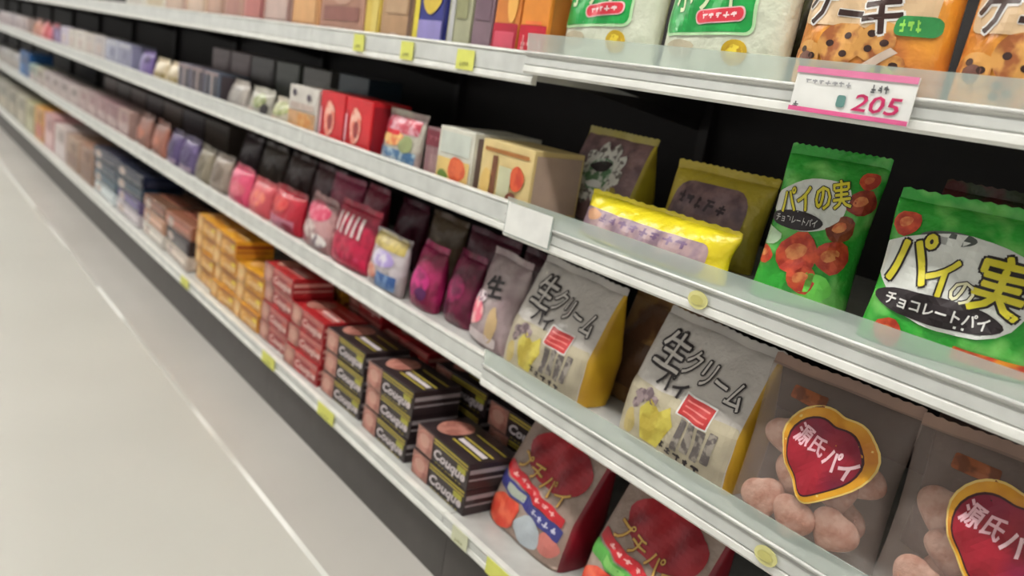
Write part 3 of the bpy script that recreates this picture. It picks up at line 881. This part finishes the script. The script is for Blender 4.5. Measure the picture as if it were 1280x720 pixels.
for q, (X0, X1, c) in enumerate([(-4.16, -3.93, (146, 146, 170)), (-4.4, -4.17, (170, 172, 190))]):
    carton('biscuit_carton', X0, X1, yS, Z3, .115, .1, c, ['blue grey carton touching the purple pack', 'paler blue grey carton second left of the purple pack'][q],
           [('e', .1, .55, .4, .4, (90, 90, 120), (150, 150, 176)), ('r', 0, .9, .9, .12, (196, 196, 204)), ('d', 0, .15, .7, .1, (110, 110, 130))], 'blue grey cartons')
for q in range(5):
    X0 = -5.5 + q * .216
    carton('biscuit_carton', X0, X0 + .21, yS, Z3, .118 - .004 * (q % 2), .1, [(206, 196, 214), (214, 206, 196), (220, 212, 204), (206, 196, 188), (198, 190, 190)][q],
           ['pale lilac carton next to the small violet carton', 'off white carton second left in the pale run', 'cream carton in the middle of the pale run', 'cream carton second right in the pale run', 'greyish white carton next to the blue grey cartons'][q],
           [('e', 0, .5, .5, .4, (190, 170, 164), (206, 190, 180)), ('r', 0, .16, .8, .16, (176, 160, 156)), ('d', 0, .82, .6, .08, (160, 146, 150))], 'pale cartons on the second shelf')
carton('biscuit_carton', -5.74, -5.52, yS, Z3, .1, .1, (92, 66, 118), 'small violet carton next to the red and pink packs', [('r', .25, .5, .3, .7, (170, 150, 196)), ('r', -.2, .3, .4, .3, (70, 44, 84))])
for q, (X0, c, c2) in enumerate([(-6.6, (196, 140, 124), (180, 120, 90)), (-6.32, (206, 110, 112), (226, 160, 150)), (-6.04, (176, 40, 66), (206, 90, 110))]):
    pouch('snack_pack', X0, X0 + .27, .03, Z3, .12, .035, c, ['tan pink pack at the far left of the second shelf', 'coral pink pack between the tan and the crimson pack', 'crimson pack beside the small violet carton'][q],
          [('e', 0, .5, .6, .5, c2), ('d', 0, .8, .6, .08, (220, 190, 190))], 'pink packs far left on the second shelf')
for q in range(5):
    X0 = -8.05 + q * .285
    carton('biscuit_carton', X0, X0 + .26, yS, Z3, .11, .1, [(190, 180, 182), (200, 190, 190), (170, 160, 166), (206, 196, 196), (186, 170, 166)][q],
           ['pale grey carton, outermost left of the second shelf', 'pale grey carton, second from the left end of the second shelf', 'darker grey carton far left on the second shelf', 'whitish carton second left of the tan pink pack', 'pinkish grey carton next to the tan pink pack'][q],
           [('r', 0, .5, .7, .5, (170, 150, 150)), ('e', .1, .5, .3, .4, (150, 130, 136))], 'pale cartons at the far left')

# --- third shelf, left of the joint
pouch('candy_bag', -1.47, -1.362, .06, Z2, .15, .04, (120, 24, 66), 'dark magenta bag, right one of the pair beside the pink fruit bag', [('e', 0, .5, .6, .4, (146, 30, 84), (100, 20, 60)), ('e', -.2, .2, .3, .2, (70, 20, 50))], 'dark magenta bags', base2=(86, 16, 44))
pouch('candy_bag', -1.588, -1.475, .045, Z2, .14, .038, (166, 36, 92), 'dark magenta bag, left one beside the gold topped bag', [('e', 0, .42, .7, .44, (190, 46, 120), (130, 24, 80)), ('e', .2, .25, .3, .2, (90, 30, 90))], 'dark magenta bags', base2=(120, 24, 60))
pouch('candy_bag', -1.757, -1.592, .03, Z2, .128, .032, (196, 186, 190), 'lilac and blue candy bag with gold top beside the magenta bags',
      [('r', 0, .84, .92, .24, (190, 170, 96), (160, 140, 80)), ('r', .02, .97, .8, .04, (226, 214, 180)), ('e', .02, .56, .6, .3, (170, 150, 206), (220, 214, 226)), ('r', .2, .2, .46, .26, (60, 96, 156), (120, 150, 190)), ('e', -.22, .28, .36, .26, (206, 130, 110), (226, 180, 160))], base2=(160, 150, 150))
b = pouch('candy_bag', -1.967, -1.762, .035, Z2, .155, .035, (176, 24, 60), 'crimson candy bag with five white vertical bars', [('r', 0, .26, .9, .42, (186, 22, 66), (160, 18, 54))], base2=(150, 30, 60))
for k in range(5):
    b.print_on(rect(-.062 + k * .028, .104, .0115, .05, .002), mat((226, 206, 204), .35), 'white_bar', 3)
b.print_on(dashes(.0, .03, .14, 5, .014, 0, 5), mat((206, 60, 100), .35), 'small_print', 3)
pouch('candy_bag', -2.155, -1.965, .035, Z2, .135, .035, (196, 150, 150), 'pink and white candy bag with pale round pictures beside the barred crimson bag',
      [('e', 0, .72, .8, .36, (206, 60, 96), (220, 120, 140)), ('e', -.1, .36, .5, .36, (220, 206, 200), (170, 140, 140)), ('e', .26, .2, .36, .26, (230, 224, 220), (120, 100, 110)), ('e', -.3, .14, .3, .2, (170, 60, 80))], base2=(150, 110, 110))
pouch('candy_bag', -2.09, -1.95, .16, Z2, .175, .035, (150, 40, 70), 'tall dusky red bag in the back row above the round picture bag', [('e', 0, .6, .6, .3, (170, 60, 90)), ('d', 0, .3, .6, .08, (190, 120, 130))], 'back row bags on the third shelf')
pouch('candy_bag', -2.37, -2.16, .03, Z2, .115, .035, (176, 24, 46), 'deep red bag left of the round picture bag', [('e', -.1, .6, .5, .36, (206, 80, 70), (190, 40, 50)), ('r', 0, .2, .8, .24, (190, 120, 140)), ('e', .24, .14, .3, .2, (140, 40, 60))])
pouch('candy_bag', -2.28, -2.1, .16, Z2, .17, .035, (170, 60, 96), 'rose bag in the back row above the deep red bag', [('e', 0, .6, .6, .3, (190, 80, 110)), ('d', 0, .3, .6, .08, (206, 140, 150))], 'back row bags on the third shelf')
pouch('candy_bag', -2.54, -2.375, .03, Z2, .105, .035, (206, 84, 92), 'salmon pink bag next to the deep red bag', [('e', 0, .5, .7, .5, (226, 130, 110), (206, 80, 96)), ('d', 0, .85, .5, .08, (230, 170, 170))], 'pink bags on the third shelf')
pouch('candy_bag', -2.73, -2.545, .03, Z2, .115, .035, (216, 76, 112), 'vivid pink bag at the left end of the pink bags', [('e', .1, .4, .6, .4, (206, 96, 110), (226, 120, 140)), ('e', -.2, .75, .4, .2, (236, 130, 156))], 'pink bags on the third shelf')
for q, (X0, X1, c, lab) in enumerate([(-2.9, -2.745, (150, 136, 124), 'dull beige pack next to the vivid pink bag'), (-3.08, -2.91, (140, 130, 112), 'olive beige pack next to the purple packs')]):
    pouch('snack_pack', X0, X1, .03, Z2, .12, .035, c, lab, [('e', 0, .5, .6, .5, tuple(v - 30 for v in c)), ('r', 0, .15, .8, .16, tuple(v + 24 for v in c))], 'beige packs on the third shelf')
for q, (X0, X1, c, lab) in enumerate([(-3.25, -3.09, (96, 82, 122), 'dull purple pack beside the olive beige pack'), (-3.43, -3.26, (84, 68, 112), 'deeper purple pack beside the orange packs')]):
    pouch('snack_pack', X0, X1, .03, Z2, .125, .035, c, lab, [('e', 0, .5, .6, .5, tuple(v - 26 for v in c)), ('r', 0, .12, .8, .14, (190, 170, 190))], 'purple packs on the third shelf')
for q, (X0, X1, c, lab) in enumerate([(-3.66, -3.44, (160, 102, 86), 'orange brown pack touching the purple packs'), (-3.9, -3.67, (148, 104, 92), 'duller orange brown pack left of the first')]):
    pouch('snack_pack', X0, X1, .03, Z2, .13, .035, c, lab, [('e', 0, .4, .6, .4, (180, 112, 86), (150, 84, 72)), ('e', -.3, .3, .16, .2, (70, 50, 50)), ('r', 0, .82, .8, .16, (150, 110, 100))], 'orange packs on the third shelf')
for q in range(5):
    X0 = -4.95 + q * .208
    carton('snack_carton', X0, X0 + .203, .03, Z2, .118, .1, [(180, 160, 156), (170, 144, 144), (164, 130, 132), (150, 114, 118), (172, 142, 136)][q],
           ['pale mauve carton at the left end of the mauve run', 'mauve carton second left in the mauve run', 'mauve carton in the middle of the mauve run', 'darkest mauve carton, second right in the mauve run', 'warm mauve carton touching the orange packs'][q],
           [('r', 0, .3, .9, .4, (190, 168, 166), (160, 136, 136)), ('e', .1, .7, .5, .3, (150, 110, 112)), ('d', 0, .9, .6, .06, (120, 90, 96))], 'mauve cartons on the third shelf')
for q in range(6):
    X0 = -6.55 + q * .266
    carton('snack_carton', X0, X0 + .26, .03, Z2, .11, .1, [(150, 170, 160), (176, 170, 150), (186, 172, 172), (190, 176, 174), (176, 160, 160), (184, 168, 166)][q],
           ['pale green carton next to the blue box', 'khaki carton second right of the blue box', 'pinkish white carton third right of the blue box', 'pinkish white carton fourth right of the blue box', 'dim pink carton fifth right of the blue box', 'pinkish carton touching the mauve run'][q],
           [('r', 0, .3, .9, .4, (196, 180, 176)), ('e', .1, .7, .4, .3, (120, 104, 96)), ('d', 0, .55, .6, .06, (140, 124, 124))], 'pale cartons on the third shelf')
carton('snack_carton', -6.95, -6.56, .03, Z2, .168, .14, (36, 90, 150), 'tall blue box at the far left of the third shelf', [('r', 0, .7, .9, .4, (28, 72, 120)), ('r', -.3, .3, .3, .4, (70, 130, 190))])
for q in range(4):
    X0 = -8.0 + q * .26
    carton('snack_carton', X0, X0 + .25, .03, Z2, .12, .1, [(180, 176, 176), (190, 186, 184), (170, 166, 160), (196, 192, 196)][q],
           ['grey white carton, outermost left of the third shelf', 'grey white carton second from the left end of the third shelf', 'khaki grey carton third from the left end of the third shelf', 'whitish carton touching the tall blue box'][q],
           [('r', 0, .4, .8, .4, (170, 160, 150)), ('e', .1, .75, .4, .2, (120, 116, 110))], 'pale cartons far left on the third shelf')

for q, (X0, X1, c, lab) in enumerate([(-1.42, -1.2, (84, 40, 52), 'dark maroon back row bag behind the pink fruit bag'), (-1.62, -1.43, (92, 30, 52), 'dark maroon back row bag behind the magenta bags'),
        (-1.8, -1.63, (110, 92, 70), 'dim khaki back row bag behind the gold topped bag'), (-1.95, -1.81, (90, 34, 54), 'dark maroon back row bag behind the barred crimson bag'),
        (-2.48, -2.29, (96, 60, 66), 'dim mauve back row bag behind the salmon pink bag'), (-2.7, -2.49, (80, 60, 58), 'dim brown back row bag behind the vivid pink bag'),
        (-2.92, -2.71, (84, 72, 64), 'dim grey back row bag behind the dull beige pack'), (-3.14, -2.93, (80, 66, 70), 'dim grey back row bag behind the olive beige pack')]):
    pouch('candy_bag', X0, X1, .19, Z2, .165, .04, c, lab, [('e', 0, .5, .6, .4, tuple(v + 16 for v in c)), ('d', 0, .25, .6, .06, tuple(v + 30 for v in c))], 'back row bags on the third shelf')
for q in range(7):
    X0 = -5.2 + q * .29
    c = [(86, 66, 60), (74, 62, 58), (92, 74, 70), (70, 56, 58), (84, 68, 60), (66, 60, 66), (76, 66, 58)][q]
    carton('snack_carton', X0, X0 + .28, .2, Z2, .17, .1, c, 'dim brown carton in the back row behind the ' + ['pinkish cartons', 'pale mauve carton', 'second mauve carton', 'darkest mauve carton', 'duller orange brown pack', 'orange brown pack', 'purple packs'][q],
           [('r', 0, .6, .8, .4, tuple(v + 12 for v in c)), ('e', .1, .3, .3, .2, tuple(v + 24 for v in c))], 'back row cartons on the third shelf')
# --- base deck, left of the yellow boxes
def flat_pack(X0, X1, z, h, base, label, stripe, group, c3=None, yf=-.02):
    b = Box('snack_pack', label, 'pack', X0 + .003, X1 - .003, yf, z, h, .16, mat(base, .25), group, random.uniform(-.05, .05), .006)
    b.print_on(rect(0, h * .55, b.w * .9, h * .4), mat(stripe, .35), 'print_panel', 1)
    b.print_on(rect(0, 0, b.w * .8, .05), mat(stripe, .3), 'print_panel', 1, 'top')
    b.print_on(ell(-b.w * .25, h * .5, b.w * .12, h * .3), mat(c3 or (200, 180, 170), .35), 'printed_picture', 2)
    b.print_on(rect(0, h * .5, .12, h * .5), mat(stripe, .35), 'print_panel', 1, 'right')
for q, (X0, X1, n, cs) in enumerate([(-3.13, -2.84, 3, [(206, 190, 176), (60, 50, 54), (150, 96, 74)]), (-3.43, -3.14, 3, [(214, 206, 196), (196, 150, 124), (120, 84, 66)]),
                                     (-3.86, -3.48, 4, [(196, 186, 190), (96, 84, 120), (28, 50, 70), (26, 32, 54)]), (-4.3, -3.88, 4, [(206, 214, 216), (48, 78, 96), (26, 44, 66), (34, 36, 60)])]):
    nm = ['stack beside the leftmost yellow boxes', 'second stack left of the yellow boxes', 'navy and white stack, right one', 'navy and white stack, left one'][q]
    for k in range(n):
        hh = .05
        flat_pack(X0, X1, Z1 + .0005 + k * (hh + .0015), hh, cs[k], '%s flat pack, %s of the %s' % ({0: 'pale', 1: 'two tone', 2: 'dark', 3: 'darkest'}[k], LV[n][k], nm), tuple(min(255, v + (34 if v > 100 else 12)) for v in cs[k]), 'flat packs stacked on the base deck')
for q, (X0, X1, h, c, c2, lab) in enumerate([
        (-4.62, -4.33, .17, (150, 112, 92), (120, 84, 66), 'brown carton left of the navy stacks'), (-4.95, -4.65, .16, (170, 140, 120), (130, 96, 80), 'light brown carton second left of the navy stacks'),
        (-5.3, -4.98, .17, (206, 190, 186), (220, 206, 206), 'whitish carton left of the brown cartons on the base deck'), (-5.62, -5.33, .19, (206, 160, 160), (226, 190, 190), 'pink carton on the base deck beside the amber carton'),
        (-5.95, -5.65, .19, (206, 150, 70), (190, 100, 80), 'amber carton on the base deck far left'), (-6.3, -5.98, .18, (176, 170, 130), (190, 186, 150), 'khaki carton left of the amber carton'),
        (-6.7, -6.33, .18, (170, 164, 146), (190, 180, 160), 'grey khaki carton second left of the amber carton'), (-7.1, -6.73, .18, (150, 144, 130), (180, 170, 150), 'grey carton third left of the amber carton'),
        (-7.6, -7.13, .18, (160, 156, 144), (180, 170, 150), 'grey carton fourth left of the amber carton'), (-8.1, -7.63, .18, (150, 150, 140), (180, 170, 150), 'outermost grey carton at the left end of the base deck')]):
    carton('snack_carton', X0, X1, -.02, Z1, h, .16, c, lab, [('r', 0, .3, .85, .4, c2), ('e', .1, .7, .5, .36, tuple(max(0, v - 40) for v in c)), ('d', 0, .9, .6, .05, (220, 210, 200))], 'cartons far left on the base deck')

# --- top shelf, left of the joint
Z4L = .963
TOP = [(-1.262, -1.183, (226, 140, 50), 'orange topped carton with red foot and white lettering, right one', [('r', 0, .17, .98, .34, (190, 20, 44)), ('r', 0, .36, .6, .03, (236, 120, 60)), ('d', .02, .2, .8, .11, (236, 170, 170))]),
       (-1.342, -1.264, (206, 124, 54), 'orange topped carton with red foot, left one', [('r', 0, .17, .98, .34, (176, 24, 50)), ('e', .2, .5, .4, .3, (240, 180, 90)), ('r', 0, .2, .8, .14, (206, 80, 100))]),
       (-1.412, -1.346, (130, 106, 116), 'dusky purple carton between the orange cartons and the grey green one', [('r', 0, .6, .8, .5, (116, 92, 104))]),
       (-1.5, -1.416, (170, 170, 140), 'grey green carton beside the blue carton', [('r', -.3, .5, .2, .96, (190, 190, 190)), ('r', .1, .6, .5, .5, (150, 150, 110))]),
       (-1.63, -1.506, (48, 52, 130), 'blue carton with yellow spine on the top shelf', [('r', -.42, .5, .16, 1.0, (224, 206, 60)), ('r', .06, .18, .78, .26, (150, 140, 200)), ('e', .05, .55, .6, .36, (220, 190, 70)), ('r', .46, .5, .06, 1.0, (36, 40, 110))]),
       (-1.775, -1.636, (176, 140, 104), 'tan brown carton left of the blue carton', [('r', .44, .5, .1, 1, (100, 70, 50)), ('r', 0, .6, .7, .5, (186, 154, 120)), ('e', 0, .1, .4, .1, (200, 176, 160))]),
       (-1.852, -1.78, (214, 186, 80), 'narrow yellow carton on the top shelf', [('r', .2, .5, .4, .9, (226, 204, 110))]),
       (-2.095, -1.856, (170, 126, 106), 'brown pink carton left of the narrow yellow carton', [('r', 0, .3, .8, .16, (140, 90, 80)), ('e', 0, .6, .6, .4, (190, 150, 130)), ('d', 0, .12, .6, .06, (206, 176, 160))]),
       (-2.27, -2.1, (206, 150, 96), 'orange tan carton left of the brown pink carton', [('r', 0, .5, .8, .7, (214, 164, 110))]),
       (-2.47, -2.276, (190, 160, 150), 'grey pink carton left of the orange tan carton', [('r', .45, .5, .08, 1, (130, 80, 70)), ('r', 0, .4, .7, .5, (200, 174, 164))]),
       (-2.64, -2.476, (196, 140, 130), 'rose carton second left of the orange tan carton', [('r', 0, .4, .7, .5, (180, 110, 104)), ('r', .45, .5, .08, 1, (150, 50, 56))]),
       (-2.81, -2.646, (190, 150, 134), 'rose carton third left of the orange tan carton', [('r', 0, .4, .7, .5, (176, 128, 116))]),
       (-2.98, -2.816, (180, 140, 120), 'brownish rose carton fourth left of the orange tan carton', [('r', 0, .4, .7, .5, (196, 160, 140))]),
       (-3.2, -2.986, (206, 176, 150), 'light tan carton fifth left of the orange tan carton', [('r', 0, .4, .7, .5, (216, 190, 170))]),
       (-3.45, -3.206, (196, 160, 144), 'tan pink carton sixth left of the orange tan carton', [('r', 0, .4, .7, .5, (206, 180, 160))]),
       (-3.75, -3.456, (214, 206, 190), 'cream carton seventh left of the orange tan carton', [('r', 0, .4, .7, .5, (206, 190, 160))]),
       (-4.05, -3.756, (220, 216, 206), 'whitish carton at the left end of the top shelf', [('r', 0, .4, .7, .5, (206, 200, 190))])]
for X0, X1, c, lab, pn in TOP:
    carton('snack_carton', X0, X1, .028, Z4L, .2, .13, c, lab, pn, 'cartons on the top shelf', side=tuple(int(v * .75) for v in c))  # sides get a darkened copy of the base colour as painted shade
